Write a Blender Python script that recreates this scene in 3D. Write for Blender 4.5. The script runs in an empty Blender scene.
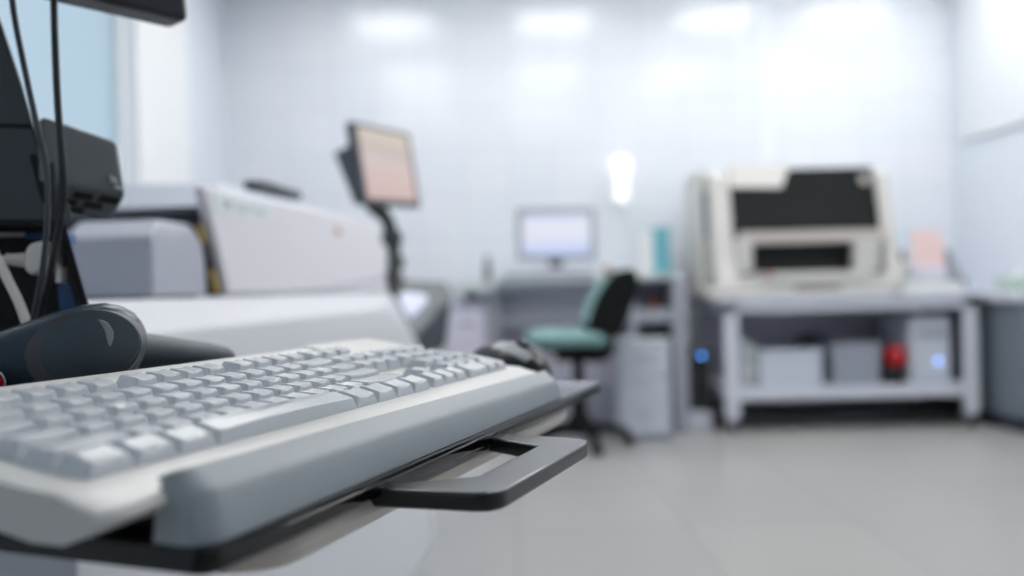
import bpy, bmesh, math, random
from mathutils import Vector, Matrix
random.seed(7)
C = bpy.context.scene.collection
R = math.radians

# ------------------------------------------------------------------ camera geometry
FPX, EYE, ROLL = 846.0, 0.86, R(1.4)
RT = Vector((math.cos(ROLL), 0, -math.sin(ROLL)))
UP = Vector((math.sin(ROLL), 0, math.cos(ROLL)))
FW = Vector((0, 1, 0))
EYEP = Vector((0, 0, EYE))
def at(x, y, d):
    """point seen at photo pixel x, y at distance d along the view axis"""
    return EYEP + (FW + RT * ((x - 512) / FPX) - UP * ((y - 288) / FPX)) * d

cam_d = bpy.data.cameras.new('camera'); cam = bpy.data.objects.new('camera', cam_d); C.objects.link(cam)
cam.matrix_world = Matrix(((RT.x, UP.x, -FW.x, 0), (RT.y, UP.y, -FW.y, 0), (RT.z, UP.z, -FW.z, EYE), (0, 0, 0, 1)))
cam_d.sensor_width = 36; cam_d.lens = 36 * FPX / 1024
cam_d.clip_start = 0.02; cam_d.clip_end = 60
cam_d.dof.use_dof = True; cam_d.dof.focus_distance = 0.51; cam_d.dof.aperture_fstop = 2.9
cam_d.dof.aperture_blades = 0
bpy.context.scene.camera = cam

# ------------------------------------------------------------------ frames
class Frame:
    def __init__(s, o, rz):
        s.m = Matrix.Translation(Vector(o)) @ Matrix.Rotation(rz, 4, 'Z'); s.i = s.m.inverted()
    def l(s, p): return s.i @ Vector(p)
    def w(s, p): return s.m @ Vector(p)
WORLD = Frame((0, 0, 0), 0)
TO = EYEP + RT * -.1594 - UP * .0642 + FW * .3153
TR = Frame(TO, R(69))                                   # keyboard tray: x along the keys, y towards its back
MO = at(222, 295, 1.4)
MA = Frame((MO.x, MO.y, 0), R(-5.5))                    # analyser: x out of its front, y along it

# ------------------------------------------------------------------ materials
def lin(c):
    c = c / 255.0
    return c / 12.92 if c <= .04045 else ((c + .055) / 1.055) ** 2.4
def rgb(r, g, b): return (lin(r), lin(g), lin(b), 1)
def mat(name, col, rough=.5, metal=0, spec=.5, noise=.04, scale=30, bump=0, bscale=400, coat=0, emit=None, estr=0, trans=0):
    m = bpy.data.materials.new(name); m.use_nodes = True
    nt = m.node_tree; b = nt.nodes['Principled BSDF']
    b.inputs['Roughness'].default_value = rough; b.inputs['Metallic'].default_value = metal
    b.inputs['Specular IOR Level'].default_value = spec; b.inputs['Coat Weight'].default_value = coat
    tc = nt.nodes.new('ShaderNodeTexCoord')
    if noise:
        n = nt.nodes.new('ShaderNodeTexNoise'); n.inputs['Scale'].default_value = scale; n.inputs['Detail'].default_value = 3
        nt.links.new(tc.outputs['Object'], n.inputs['Vector'])
        mx = nt.nodes.new('ShaderNodeMix'); mx.data_type = 'RGBA'
        mx.inputs[6].default_value = tuple(c * (1 - noise) for c in col[:3]) + (1,)
        mx.inputs[7].default_value = tuple(min(1, c * (1 + noise)) for c in col[:3]) + (1,)
        nt.links.new(n.outputs['Fac'], mx.inputs[0]); nt.links.new(mx.outputs[2], b.inputs['Base Color'])
    else:
        b.inputs['Base Color'].default_value = col
    if bump:
        n2 = nt.nodes.new('ShaderNodeTexNoise'); n2.inputs['Scale'].default_value = bscale
        nt.links.new(tc.outputs['Object'], n2.inputs['Vector'])
        bp = nt.nodes.new('ShaderNodeBump'); bp.inputs['Strength'].default_value = bump; bp.inputs['Distance'].default_value = .001
        nt.links.new(n2.outputs['Fac'], bp.inputs['Height']); nt.links.new(bp.outputs['Normal'], b.inputs['Normal'])
    if emit:
        b.inputs['Emission Color'].default_value = emit; b.inputs['Emission Strength'].default_value = estr
    if trans: b.inputs['Transmission Weight'].default_value = trans
    return m
def screen_mat(name, stops, strength, axis='Y'):
    """a lit display: horizontal bands of a program window"""
    m = bpy.data.materials.new(name); m.use_nodes = True
    nt = m.node_tree; b = nt.nodes['Principled BSDF']
    b.inputs['Base Color'].default_value = (.02, .02, .02, 1); b.inputs['Roughness'].default_value = .3
    tc = nt.nodes.new('ShaderNodeTexCoord'); sp = nt.nodes.new('ShaderNodeSeparateXYZ')
    nt.links.new(tc.outputs['Generated'], sp.inputs[0])
    cr = nt.nodes.new('ShaderNodeValToRGB'); cr.color_ramp.interpolation = 'LINEAR'
    e = cr.color_ramp.elements
    e[0].position, e[0].color = stops[0]; e[1].position, e[1].color = stops[-1]
    for p, c in stops[1:-1]:
        k = e.new(p); k.color = c
    nt.links.new(sp.outputs['Z'], cr.inputs[0]); nt.links.new(cr.outputs[0], b.inputs['Emission Color'])
    b.inputs['Emission Strength'].default_value = strength
    return m

M = {}
def defm(k, *a, **kw): M[k] = mat(k, *a, **kw)
defm('key_plastic', rgb(208, 212, 217), .26, bump=.04, bscale=1500, noise=.02)
defm('body_plastic', rgb(224, 223, 220), .32, bump=.08, bscale=1800, noise=.02)
defm('rest_plastic', rgb(158, 166, 171), .34, bump=.1, bscale=2500, noise=.02)
defm('black_gloss', rgb(10, 11, 13), .05, spec=.5, noise=.05)
defm('black_satin', rgb(24, 26, 28), .33, noise=.06)
defm('handle_black', rgb(28, 30, 32), .3, noise=.05, coat=.3)
defm('chrome', rgb(225, 225, 225), .12, 1, noise=.01)
defm('tray_beige', rgb(204, 196, 186), .4, noise=.03)
defm('scanner_rubber', rgb(70, 80, 88), .42, bump=.25, bscale=1800)
defm('scanner_shell', rgb(46, 60, 74), .3, bump=.05, bscale=900)
defm('scanner_rim', rgb(80, 81, 84), .35, bump=.05, bscale=900)
defm('silver', rgb(176, 180, 184), .25, .6)
defm('red_plastic', rgb(176, 22, 30), .25)
defm('dark_grey', rgb(112, 116, 120), .5, bump=.15, bscale=1600)
defm('charcoal', rgb(66, 70, 74), .5, bump=.1, bscale=1200)
defm('monitor_black', rgb(30, 33, 40), .35)
defm('port_blue', rgb(34, 92, 150), .35)
defm('plug_white', rgb(243, 238, 231), .4)
defm('mark_white', rgb(205, 208, 210), .5)
defm('cable_black', rgb(28, 30, 33), .35)
defm('cable_grey', rgb(64, 68, 74), .3)
defm('machine_white', rgb(222, 220, 226), .42, noise=.015, scale=4)
defm('machine_light', rgb(206, 208, 214), .4, noise=.015, scale=4)
defm('machine_grey', rgb(180, 183, 196), .45, noise=.02, scale=6)
defm('machine_blue', rgb(196, 204, 216), .42, noise=.02, scale=6)
defm('plate_light', rgb(218, 226, 228), .3)
defm('plate_ink', rgb(176, 186, 190), .4)
defm('brown_mark', rgb(178, 140, 110), .5)
defm('yellow', rgb(176, 150, 84), .5)
defm('black_matt', rgb(12, 12, 14), .7)
defm('panel_grey', rgb(150, 156, 162), .4)
defm('console_grey', rgb(84, 90, 96), .4)
defm('dark_slate', rgb(58, 62, 72), .5)
defm('bench_white', rgb(196, 204, 206), .35, noise=.02, scale=5)
defm('bench_grey', rgb(158, 161, 172), .45, noise=.03, scale=5)
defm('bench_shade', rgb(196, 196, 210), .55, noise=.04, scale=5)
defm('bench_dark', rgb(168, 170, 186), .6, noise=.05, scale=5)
defm('teal_fabric', rgb(126, 162, 162), .85, bump=.5, bscale=900, noise=.08, scale=80)
defm('chair_black', rgb(11, 15, 15), .7, spec=.2, bump=.3, bscale=600)
defm('teal_card', rgb(104, 168, 182), .55)
defm('paper', rgb(226, 226, 228), .7)
defm('bottle_grey', rgb(120, 112, 118), .4)
defm('bottle_brown', rgb(150, 120, 100), .4)
defm('orange', rgb(176, 104, 76), .5)
defm('table_white', rgb(206, 209, 220), .38, noise=.015, scale=5)
defm('inst_white', rgb(198, 197, 194), .4, noise=.015, scale=4)
defm('inst_beige', rgb(190, 182, 178), .42, noise=.02, scale=5)
defm('inst_glass', rgb(10, 17, 18), .4, spec=.12, noise=.03)
defm('pink', rgb(238, 208, 205), .6)
defm('lilac', rgb(214, 210, 226), .6)
defm('brown_dark', rgb(112, 100, 94), .5)
defm('ice_blue', rgb(206, 220, 232), .4)
defm('box_white', rgb(196, 202, 214), .6)
defm('box_grey', rgb(150, 156, 168), .6)
defm('cab_slate', rgb(110, 120, 130), .5)
defm('green_pale', rgb(180, 198, 186), .6)
M['led_blue'] = mat('led_blue', rgb(70, 130, 220), .3, emit=rgb(80, 140, 225), estr=4, noise=.01)
M['led_white'] = mat('led_white', rgb(200, 214, 250), .3, emit=rgb(120, 165, 250), estr=3, noise=.01)

# ------------------------------------------------------------------ object helpers
BASE = {}
def tag(o, label=None, cat=None, group=None, kind=None):
    if label: o['label'] = label
    if cat: o['category'] = cat
    if group: o['group'] = group
    if kind: o['kind'] = kind
    return o
def thing(name, label, cat, fr, base, group=None):
    """an Empty at a thing's base; its parts' vertices are given in frame coordinates"""
    o = bpy.data.objects.new(name, None); C.objects.link(o); o.empty_display_size = .05
    o.matrix_world = fr.m @ Matrix.Translation(Vector(base))
    BASE[o.name] = Vector(base)
    return tag(o, label, cat, group)

class MB:
    def __init__(s): s.bm = bmesh.new()
    def _take(s, t, bev=0, seg=2, ang=30):
        bmesh.ops.recalc_face_normals(t, faces=t.faces[:])
        if bev:
            es = [e for e in t.edges if len(e.link_faces) == 2 and e.calc_face_angle(0) > R(ang)]
            bmesh.ops.bevel(t, geom=es, offset=bev, segments=seg, profile=.5, affect='EDGES', clamp_overlap=True)
        me = bpy.data.meshes.new('tmp'); t.to_mesh(me); t.free(); s.bm.from_mesh(me); bpy.data.meshes.remove(me)
        return s
    def box(s, x0, x1, y0, y1, z0, z1, bev=0, seg=2):
        t = bmesh.new(); bmesh.ops.create_cube(t, size=1)
        for v in t.verts:
            v.co = Vector(((x0 + x1) / 2 + v.co.x * (x1 - x0), (y0 + y1) / 2 + v.co.y * (y1 - y0), (z0 + z1) / 2 + v.co.z * (z1 - z0)))
        return s._take(t, bev, seg)
    def hexa(s, p, bev=0, seg=2):
        """eight corners: bottom four, then top four in the same turn"""
        t = bmesh.new(); v = [t.verts.new(Vector(q)) for q in p]
        for f in ((0, 1, 2, 3), (7, 6, 5, 4), (0, 4, 5, 1), (1, 5, 6, 2), (2, 6, 7, 3), (3, 7, 4, 0)): t.faces.new([v[i] for i in f])
        return s._take(t, bev, seg)
    def prism(s, poly, axis, a, b, bev=0, seg=2):
        """polygon in the two other axes, drawn along axis 0, 1 or 2 from a to b"""
        t = bmesh.new()
        def p3(q, h):
            q = list(q); q.insert(axis, h); return Vector(q)
        A = [t.verts.new(p3(q, a)) for q in poly]; B = [t.verts.new(p3(q, b)) for q in poly]; n = len(poly)
        t.faces.new(A); t.faces.new(B[::-1])
        for i in range(n): t.faces.new((A[i], B[i], B[(i + 1) % n], A[(i + 1) % n]))
        return s._take(t, bev, seg)
    def sweep(s, pts, vec, bev=0, seg=2):
        t = bmesh.new(); vec = Vector(vec)
        A = [t.verts.new(Vector(q)) for q in pts]; B = [t.verts.new(Vector(q) + vec) for q in pts]; n = len(pts)
        t.faces.new(A); t.faces.new(B[::-1])
        for i in range(n): t.faces.new((A[i], B[i], B[(i + 1) % n], A[(i + 1) % n]))
        return s._take(t, bev, seg)
    def loft(s, rings, cap=True, bev=0):
        t = bmesh.new(); V = [[t.verts.new(Vector(p)) for p in r] for r in rings]; n = len(rings[0])
        for a, b in zip(V, V[1:]):
            for i in range(n): t.faces.new((a[i], a[(i + 1) % n], b[(i + 1) % n], b[i]))
        if cap: t.faces.new(V[0][::-1]); t.faces.new(V[-1])
        return s._take(t, bev)
    def tube(s, pts, r, seg=10, r2=None):
        pts = [Vector(p) for p in pts]; rings = []; n = len(pts)
        prev = None
        for i, p in enumerate(pts):
            d = (pts[min(i + 1, n - 1)] - pts[max(i - 1, 0)]).normalized()
            if prev is None:
                a = d.orthogonal().normalized()
            else:
                a = (prev - d * prev.dot(d)).normalized()
            prev = a; b = d.cross(a)
            k = r if r2 is None else r + (r2 - r) * i / (n - 1)
            rings.append([p + (a * math.cos(2 * math.pi * j / seg) + b * math.sin(2 * math.pi * j / seg)) * k for j in range(seg)])
        return s.loft(rings)
    def lathe(s, prof, c, seg=24, axis=2):
        """(radius, height) profile turned about an axis through c"""
        c = Vector(c); rings = []
        for r, h in prof:
            ring = []
            for j in range(seg):
                a = 2 * math.pi * j / seg; q = [r * math.cos(a), r * math.sin(a)]; q.insert(axis, h); ring.append(c + Vector(q))
            rings.append(ring)
        return s.loft(rings)
    def ring_plate(s, outer, inner, z0, z1, bev=0):
        t = bmesh.new()
        def loop(p):
            v = [t.verts.new((q[0], q[1], z1)) for q in p]
            return [t.edges.new((v[i], v[(i + 1) % len(v)])) for i in range(len(v))]
        es = loop(outer) + loop(inner)
        bmesh.ops.triangle_fill(t, use_beauty=True, use_dissolve=False, edges=es)
        g = bmesh.ops.extrude_face_region(t, geom=t.faces[:])
        for v in [x for x in g['geom'] if isinstance(x, bmesh.types.BMVert)]: v.co.z = z0
        return s._take(t, bev, 3)
    def build(s, name, m, parent=None, fr=None, smooth=True):
        me = bpy.data.meshes.new(name)
        o = bpy.data.objects.new(name, me); C.objects.link(o)
        base = BASE[parent.name] if parent else Vector()
        for v in s.bm.verts: v.co -= base
        s.bm.to_mesh(me); s.bm.free()
        me.materials.append(M[m] if isinstance(m, str) else m)
        if smooth:
            me.shade_smooth(); me.set_sharp_from_angle(angle=R(38))
            wn = o.modifiers.new('weighted_normals', 'WEIGHTED_NORMAL'); wn.keep_sharp = True; wn.weight = 60
        if parent:
            o.parent = parent; BASE[o.name] = base
        return o

def spline(pts, n=8):
    """smooth curve through the points"""
    P = [Vector(p) for p in pts]; P = [P[0] * 2 - P[1]] + P + [P[-1] * 2 - P[-2]]; out = []
    for i in range(1, len(P) - 2):
        a, b, c, d = P[i - 1:i + 3]
        for k in range(n):
            t = k / n
            out.append(.5 * ((2 * b) + (c - a) * t + (2 * a - 5 * b + 4 * c - d) * t * t + (3 * b - a - 3 * c + d) * t ** 3))
    out.append(P[-2]); return out
def rrect(x0, x1, y0, y1, r, n=5):
    out = []
    for cx, cy, a0 in ((x1 - r, y1 - r, 0), (x0 + r, y1 - r, 90), (x0 + r, y0 + r, 180), (x1 - r, y0 + r, 270)):
        for k in range(n + 1):
            a = R(a0 + 90 * k / n); out.append((cx + r * math.cos(a), cy + r * math.sin(a)))
    return out
def pxbox(mb, x0, x1, y0, y1, d, dep, bev=.004, z0=None):
    """box whose front face fills the photo rectangle at distance d"""
    c = at((x0 + x1) / 2, (y0 + y1) / 2, d); hw = (x1 - x0) / 2 * d / FPX; hh = (y1 - y0) / 2 * d / FPX
    mb.box(c.x - hw, c.x + hw, c.y, c.y + dep, c.z - hh if z0 is None else z0, c.z + hh, bev)
    return mb

# ================================================================== the room
WL, WR, WB, WF, CE = -1.93, 3.02, 5.75, -7.0, 3.0
def struct(name, mb, m):
    return tag(mb.build(name, m, smooth=False), kind='structure')

def floor_mat():
    m = mat('floor_vinyl', rgb(166, 166, 165), .34, noise=.05, scale=3, spec=.45)
    nt = m.node_tree; b = nt.nodes['Principled BSDF']
    tc = nt.nodes.new('ShaderNodeTexCoord'); n = nt.nodes.new('ShaderNodeTexNoise')
    n.inputs['Scale'].default_value = 60; n.inputs['Detail'].default_value = 4
    nt.links.new(tc.outputs['Object'], n.inputs['Vector'])
    br = nt.nodes.new('ShaderNodeTexBrick'); br.offset = 0
    br.inputs['Scale'].default_value = 1; br.inputs['Brick Width'].default_value = .6; br.inputs['Row Height'].default_value = .6
    br.inputs['Mortar Size'].default_value = .003
    br.inputs['Color1'].default_value = rgb(158, 158, 156); br.inputs['Color2'].default_value = rgb(153, 154, 154); br.inputs['Mortar'].default_value = rgb(124, 124, 124)
    nt.links.new(tc.outputs['Object'], br.inputs['Vector'])
    mx = nt.nodes.new('ShaderNodeMix'); mx.data_type = 'RGBA'; mx.blend_type = 'OVERLAY'; mx.inputs[0].default_value = .12
    nt.links.new(br.outputs['Color'], mx.inputs[6]); nt.links.new(n.outputs['Color'], mx.inputs[7])
    nt.links.new(mx.outputs[2], b.inputs['Base Color'])
    return m
def tile_mat(name, c1, c2, mortar, rough, vec):
    m = mat(name, c1, rough, noise=0, spec=.45)
    nt = m.node_tree; b = nt.nodes['Principled BSDF']
    tc = nt.nodes.new('ShaderNodeTexCoord'); mp = nt.nodes.new('ShaderNodeMapping'); mp.inputs['Rotation'].default_value = vec
    nt.links.new(tc.outputs['Object'], mp.inputs[0])
    br = nt.nodes.new('ShaderNodeTexBrick'); br.offset = 0
    br.inputs['Scale'].default_value = 1; br.inputs['Brick Width'].default_value = .3; br.inputs['Row Height'].default_value = .3
    br.inputs['Mortar Size'].default_value = .004; br.inputs['Mortar Smooth'].default_value = .3
    br.inputs['Color1'].default_value = c1; br.inputs['Color2'].default_value = c2; br.inputs['Mortar'].default_value = mortar
    nt.links.new(mp.outputs[0], br.inputs['Vector']); nt.links.new(br.outputs['Color'], b.inputs['Base Color'])
    bp = nt.nodes.new('ShaderNodeBump'); bp.inputs['Strength'].default_value = .15; bp.inputs['Distance'].default_value = .002; bp.invert = True
    nt.links.new(br.outputs['Fac'], bp.inputs['Height']); nt.links.new(bp.outputs['Normal'], b.inputs['Normal'])
    return m
M['floor'] = floor_mat()
M['tile'] = tile_mat('wall_tile', rgb(222, 226, 233), rgb(218, 223, 231), rgb(206, 211, 220), .17, (R(90), 0, 0))
defm('wall_paint', rgb(220, 227, 236), .55, noise=.015, scale=2)
defm('white_paint', rgb(232, 234, 236), .5, noise=.01, scale=2)
defm('blue_paint', rgb(78, 100, 128), .5, noise=.015, scale=2)
defm('ceiling_paint', rgb(236, 237, 238), .7, noise=.01, scale=2)
defm('trim_white', rgb(234, 236, 238), .4, noise=.01)
defm('panel_white', rgb(222, 226, 230), .5, noise=.01)
defm('base_grey', rgb(120, 122, 128), .5)

struct('floor', MB().box(WL - .1, WR + .1, WF - .1, WB + .1, -.05, 0), 'floor')
struct('ceiling', MB().box(WL - .1, WR + .1, WF - .1, WB + .1, CE, CE + .05), 'ceiling_paint')
struct('wall_back', MB().box(WL - .1, WR + .1, WB, WB + .1, 0, CE), 'tile')
struct('wall_right', MB().box(WR, WR + .1, WF, WB, 0, CE), 'wall_paint')
struct('wall_front', MB().box(WL - .1, WR + .1, WF - .1, WF, 0, CE), 'blue_paint')
WY0, WY1, WZ0, WZ1 = 1.9, 4.33, .95, 2.62
V0, V1 = -4.6, -.3
struct('wall_left', MB().box(WL - .1, WL, WF, V0, 0, CE).box(WL - .1, WL, V1, WY0, 0, CE).box(WL - .1, WL, V0, V1, 0, WZ0).box(WL - .1, WL, V0, V1, WZ1, CE).box(WL - .1, WL, WY1, WB, 0, CE).box(WL - .1, WL, WY0, WY1, 0, WZ0).box(WL - .1, WL, WY0, WY1, WZ1, CE), 'wall_paint')
# window in the left wall: frame, mullion and pale glass
def window_frame(name, a0, a1, nm):
    wf = MB()
    for k in range(nm + 1):
        y = a0 + .025 + (a1 - a0 - .05) * k / nm; wf.box(WL - .08, WL - .02, y - .025, y + .025, WZ0, WZ1, .004)
    wf.box(WL - .08, WL - .02, a0, a1, WZ0, WZ0 + .05, .004).box(WL - .08, WL - .02, a0, a1, WZ1 - .05, WZ1, .004)
    struct(name, wf, 'trim_white')
window_frame('window_1', WY0, WY1, 2); window_frame('fill_window_1', V0, V1, 4)  # the second is unseen, added behind the viewer for bluish fill light
gm = bpy.data.materials.new('frosted_glass'); gm.use_nodes = True
g = gm.node_tree.nodes['Principled BSDF']; g.inputs['Base Color'].default_value = rgb(214, 228, 236); g.inputs['Transmission Weight'].default_value = 1
g.inputs['Roughness'].default_value = .5; g.inputs['IOR'].default_value = 1.1
M['glass'] = gm
struct('fill_window_2', MB().box(WL - .055, WL - .045, V0 + .02, V1 - .02, WZ0 + .02, WZ1 - .02), 'glass')  # glass of the added fill window
struct('window_2', MB().box(WL - .055, WL - .045, WY0 + .02, WY1 - .02, WZ0 + .02, WZ1 - .02), 'glass')
struct('trim_1', MB().box(WL, WL + .03, WY1 + .02, 5.05, 0, CE, .006), 'trim_white')            # pale boxed pier beside the window
c = at(765, 80, WB)
struct('trim_2', MB().box(c.x - .05, c.x + .05, WB - .012, WB, 1.0, CE, .003), 'wall_paint')    # cover strip on the tiles
struct('trim_3', MB().box(WR - .03, WR, 2.0, 5.6, 1.75, CE, .006), 'panel_white')                # white panel on the right wall
struct('baseboard_back', MB().box(WL, WR, WB - .015, WB, 0, .09, .003), 'base_grey')
struct('baseboard_right', MB().box(WR - .015, WR, WF, WB, 0, .09, .003), 'base_grey')

# ceiling lights
M['lamp'] = mat('lamp_diffuser', rgb(240, 242, 245), .4, noise=0, emit=(1, .985, .96, 1), estr=7.2)
cols = ((-.9, 'on the window side'), (.38, 'left of middle'), (1.66, 'right of middle'), (2.68, 'beside the right wall'))
rows = ((4.75, 'row nearest the tiled wall'), (3.1, 'second row from the tiled wall'), (1.6, 'row just ahead of the keyboard tray'))
lights = [(x, y, pc + ', ' + pr_) for y, pr_ in rows for x, pc in cols if not (y < 2 and x > 2)] + [(2.25, -3.9, 'far behind the viewer'), (2.25, -5.2, 'far behind the viewer, second from the rear wall'), (2.25, -6.4, 'close to the rear wall')]
for x, y, place in lights:
    t = thing('ceiling_light', 'square ceiling light panel ' + place, 'ceiling light', WORLD, (x, y, CE), 'ceiling light panels')
    MB().box(x - .3, x + .3, y - .3, y + .3, CE - .02, CE - .012).build('diffuser', 'lamp', t)
    fb = MB()
    for s_ in (-1, 1):
        fb.box(x - .32, x + .32, y + s_ * .31 - .01, y + s_ * .31 + .01, CE - .025, CE)
        fb.box(x + s_ * .31 - .01, x + s_ * .31 + .01, y - .3, y + .3, CE - .025, CE)
    fb.build('frame', 'trim_white', t)

M['glint_glow'] = mat('glint_glow', rgb(245, 246, 248), .4, noise=0, emit=(1, .99, .97, 1), estr=.3)  # glow added for the bright spot on the tiles, read as a reflection
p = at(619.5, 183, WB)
t = thing('tile_glint', 'small glowing white form added for the bright reflection on the tiles above the chair, right of the bench monitor', 'added glint', WORLD, (p.x, WB, p.z))
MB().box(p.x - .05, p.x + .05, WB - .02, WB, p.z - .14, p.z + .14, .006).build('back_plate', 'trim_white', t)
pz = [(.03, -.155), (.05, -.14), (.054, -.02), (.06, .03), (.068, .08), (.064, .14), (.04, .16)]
MB().lathe(pz, (p.x, WB - .085, p.z), 20).build('glow_body', 'glint_glow', t)

w = bpy.data.worlds.new('sky'); bpy.context.scene.world = w; w.use_nodes = True
bg = w.node_tree.nodes['Background']; bg.inputs['Color'].default_value = (.66, .75, .83, 1); bg.inputs['Strength'].default_value = .72

# ================================================================== keyboard tray
mm = .001
TZ = -.034
tray = thing('keyboard_tray', 'black pull-out tray with a front handle carrying the keyboard, scanner and mouse', 'tray', TR, (.3, .1, TZ - .025))
b = MB().prism(rrect(.014, .577, -.044, .34, .008), 2, TZ - .0105, TZ, .0016)
b.build('board', 'black_gloss', tray)
MB().tube([(.02, -.0442, TZ - .0035), (.3, -.0442, TZ - .0035), (.572, -.0442, TZ - .0035)], .0006, 8).build('edge_strip', 'black_gloss', tray)
b = MB().prism(rrect(.052, .498, -.040, .3, .03, 8), 2, TZ - .026, TZ - .0105, .008, 3)
b.build('underside_shell', 'tray_beige', tray)
outer = [(.141, -.036), (.146, -.093), (.1485, -.1005), (.154, -.1045), (.161, -.106), (.288, -.1105), (.298, -.1085), (.3045, -.102), (.3065, -.092), (.308, -.036)]
inner = [(.152, -.0405), (.182, -.0795), (.2715, -.0825), (.292, -.0405)]
MB().ring_plate(outer, inner, TZ - .0165, TZ - .0065, .003).build('handle', 'handle_black', tray)
b = MB().tube([(.33, .12, TZ - .055), (.33, .325, TZ - .055)], .022, 14).box(.24, .42, .02, .22, TZ - .033, TZ - .026, .002)
b.tube([(.33, .12, TZ - .075), (.33, .12, TZ - .03)], .03, 16)

b.build('swivel_arm', 'dark_grey', tray)

# ================================================================== keyboard
TI = R(8.4); U = .01905
def K(x, y, h): return Vector((x, y * math.cos(TI) - h * math.sin(TI), y * math.sin(TI) + h * math.cos(TI)))
kb = thing('keyboard', 'large light grey computer keyboard with a grey-blue wrist rest on the black tray', 'keyboard', TR, (.22, .05, TZ))
def prof(pts): return [(p.y, p.z) if isinstance(p, Vector) else (p[0], p[1]) for p in pts]
pr = prof([(.004, -.0305), (-.020, -.0215), (-.0258, -.0172), (-.0245, -.0135), (-.013, -.0105), K(0, -.006, -.0070), K(0, .014, -.0084), K(0, .120, -.0084), K(0, .128, -.0075), K(0, .146, -.0062), K(0, .152, -.0085), K(0, .152, -.03), (.02, -.0306)])
bm_ = MB()
xs = [(-.0145, .0035), (-.0115, .0008), (-.006, 0), (.446, 0), (.452, .0008), (.455, .0035)]
rings = []
for x, off in xs:
    ring = []
    for y, z in pr:
        yy = y + (off if y < 0 else -off if y > .13 else 0)
        top = z > -.0165 + max(0, y) * .14
        xx = x
        if not top and x < .02: xx = x + .008 * min(1, max(0, (-.0165 + max(0, y) * .147 - z) / .012))
        ring.append((xx, yy, z - off * .5 if top else z))
    rings.append(ring)
bm_.loft(rings)
body = bm_.build('body', 'body_plastic', kb)
# feet under the rear edge
for x in (.03, .41): MB().box(x, x + .03, .135, .143, TZ, -.008, .001).build('flip_foot', 'body_plastic', kb)

rowh = [(-.0009, .0006), (-.0003, -.0012), (.0, -.0010), (.0005, -.0004), (.0008, .0002), (.0008, .0006)]
def keycap(x0, x1, y0, y1, r, parent, convex=False, tall=False):
    """a cap with a dished top: base ring, waist, rim, dish"""
    hf, hb = rowh[r]; g = .0004
    n = 4
    def ring(ix, iyf, iyb, h0, h1, rad, dish=0):
        out = []
        X0, X1, Y0, Y1 = x0 + ix, x1 - ix, y0 + iyf, y1 - iyb
        cxm = (X0 + X1) / 2; hw = (X1 - X0) / 2
        for cx, cy, a0 in ((X1 - rad, Y1 - rad, 0), (X0 + rad, Y1 - rad, 90), (X0 + rad, Y0 + rad, 180), (X1 - rad, Y0 + rad, 270)):
            for k in range(n + 1):
                a = R(a0 + 90 * k / n); px, py = cx + rad * math.cos(a), cy + rad * math.sin(a)
                f = (py - Y0) / (Y1 - Y0)
                h = h0 + (h1 - h0) * f
                q = (px - cxm) / hw
                ww = min(1, .0075 / hw) if dish > 0 else 1
                h -= dish * max(0, 1 - (1 - abs(q)) ** 0 * q * q) if dish else 0
                out.append(K(px, py, h))
            if cx == X0 + rad and a0 == 90 or a0 == 270:
                pass
        return out
    def mid(rg):                                     # extra points on the long sides so the dish reads
        out = []
        m_ = n + 1
        for c4 in range(4):
            seg = rg[c4 * m_:(c4 + 1) * m_]; nxt = rg[((c4 + 1) % 4) * m_]
            out += seg
            for t in (.25, .5, .75): out.append(seg[-1].lerp(nxt, t))
        return out
    def dished(rg, d):
        xa = min(p.x for p in rg); xb = max(p.x for p in rg); out = []
        for p in rg:
            q = (p.x - (xa + xb) / 2) / ((xb - xa) / 2)
            out.append(p + (K(0, 0, 1)) * (-d * (1 - q * q)))
        return out
    d = .0014 if not convex else -.0012
    if x1 - x0 > .04 and not convex: d = .0009
    hB = .0016 if r == 0 else 0
    rgs = [mid(ring(g, g, g, -.0092 + hB, -.0092, .0012)),
           mid(ring(g, g, g, -.0078 + hB, -.0078 + hB * .5, .0012)),
           dished(mid(ring(.0025, .0018, .0026, hf - .0012, hb - .0012, .0014)), d * .8),
           dished(mid(ring(.0029, .0021, .0030, hf - .0003, hb - .0003, .0016)), d),
           dished(mid(ring(.0035, .0026, .0035, hf, hb, .0018)), d),
           dished(mid(ring(.0056, .0050, .0052, hf, hb, .001)), d * 1.35)]
    t = MB()
    tb = bmesh.new(); V = [[tb.verts.new(p) for p in rg] for rg in rgs]; nn = len(rgs[0])
    for a, c_ in zip(V, V[1:]):
        for i in range(nn): tb.faces.new((a[i], a[(i + 1) % nn], c_[(i + 1) % nn], c_[i]))
    tb.faces.new(V[-1])
    t._take(tb)
    return t.build('key', 'key_plastic', parent)
OFF = .14 * U
rows_y = [0, 1, 2, 3, 4, 5.3]
def krow(r, items):
    for u0, wd in items:
        y0 = rows_y[r] * U - OFF
        keycap(u0 * U, (u0 + wd) * U, y0, y0 + U, r, kb, convex=(r == 0 and wd > 3))
krow(0, [(0, 1.25), (1.25, 1.25), (2.5, 1.25), (3.75, 6.25), (10, 1.25), (11.25, 1.25), (12.5, 1.25), (13.75, 1.25), (15.25, 1), (16.25, 1), (17.25, 1), (18.5, 2), (20.5, 1)])
krow(1, [(0, 2.25)] + [(2.25 + i, 1) for i in range(10)] + [(12.25, 2.75), (16.25, 1), (18.5, 1), (19.5, 1), (20.5, 1)])
krow(2, [(0, 1.75)] + [(1.75 + i, 1) for i in range(11)] + [(12.75, 2.25), (18.5, 1), (19.5, 1), (20.5, 1)])
krow(3, [(0, 1.5)] + [(1.5 + i, 1) for i in range(12)] + [(13.5, 1.5), (15.25, 1), (16.25, 1), (17.25, 1), (18.5, 1), (19.5, 1), (20.5, 1)])
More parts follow.
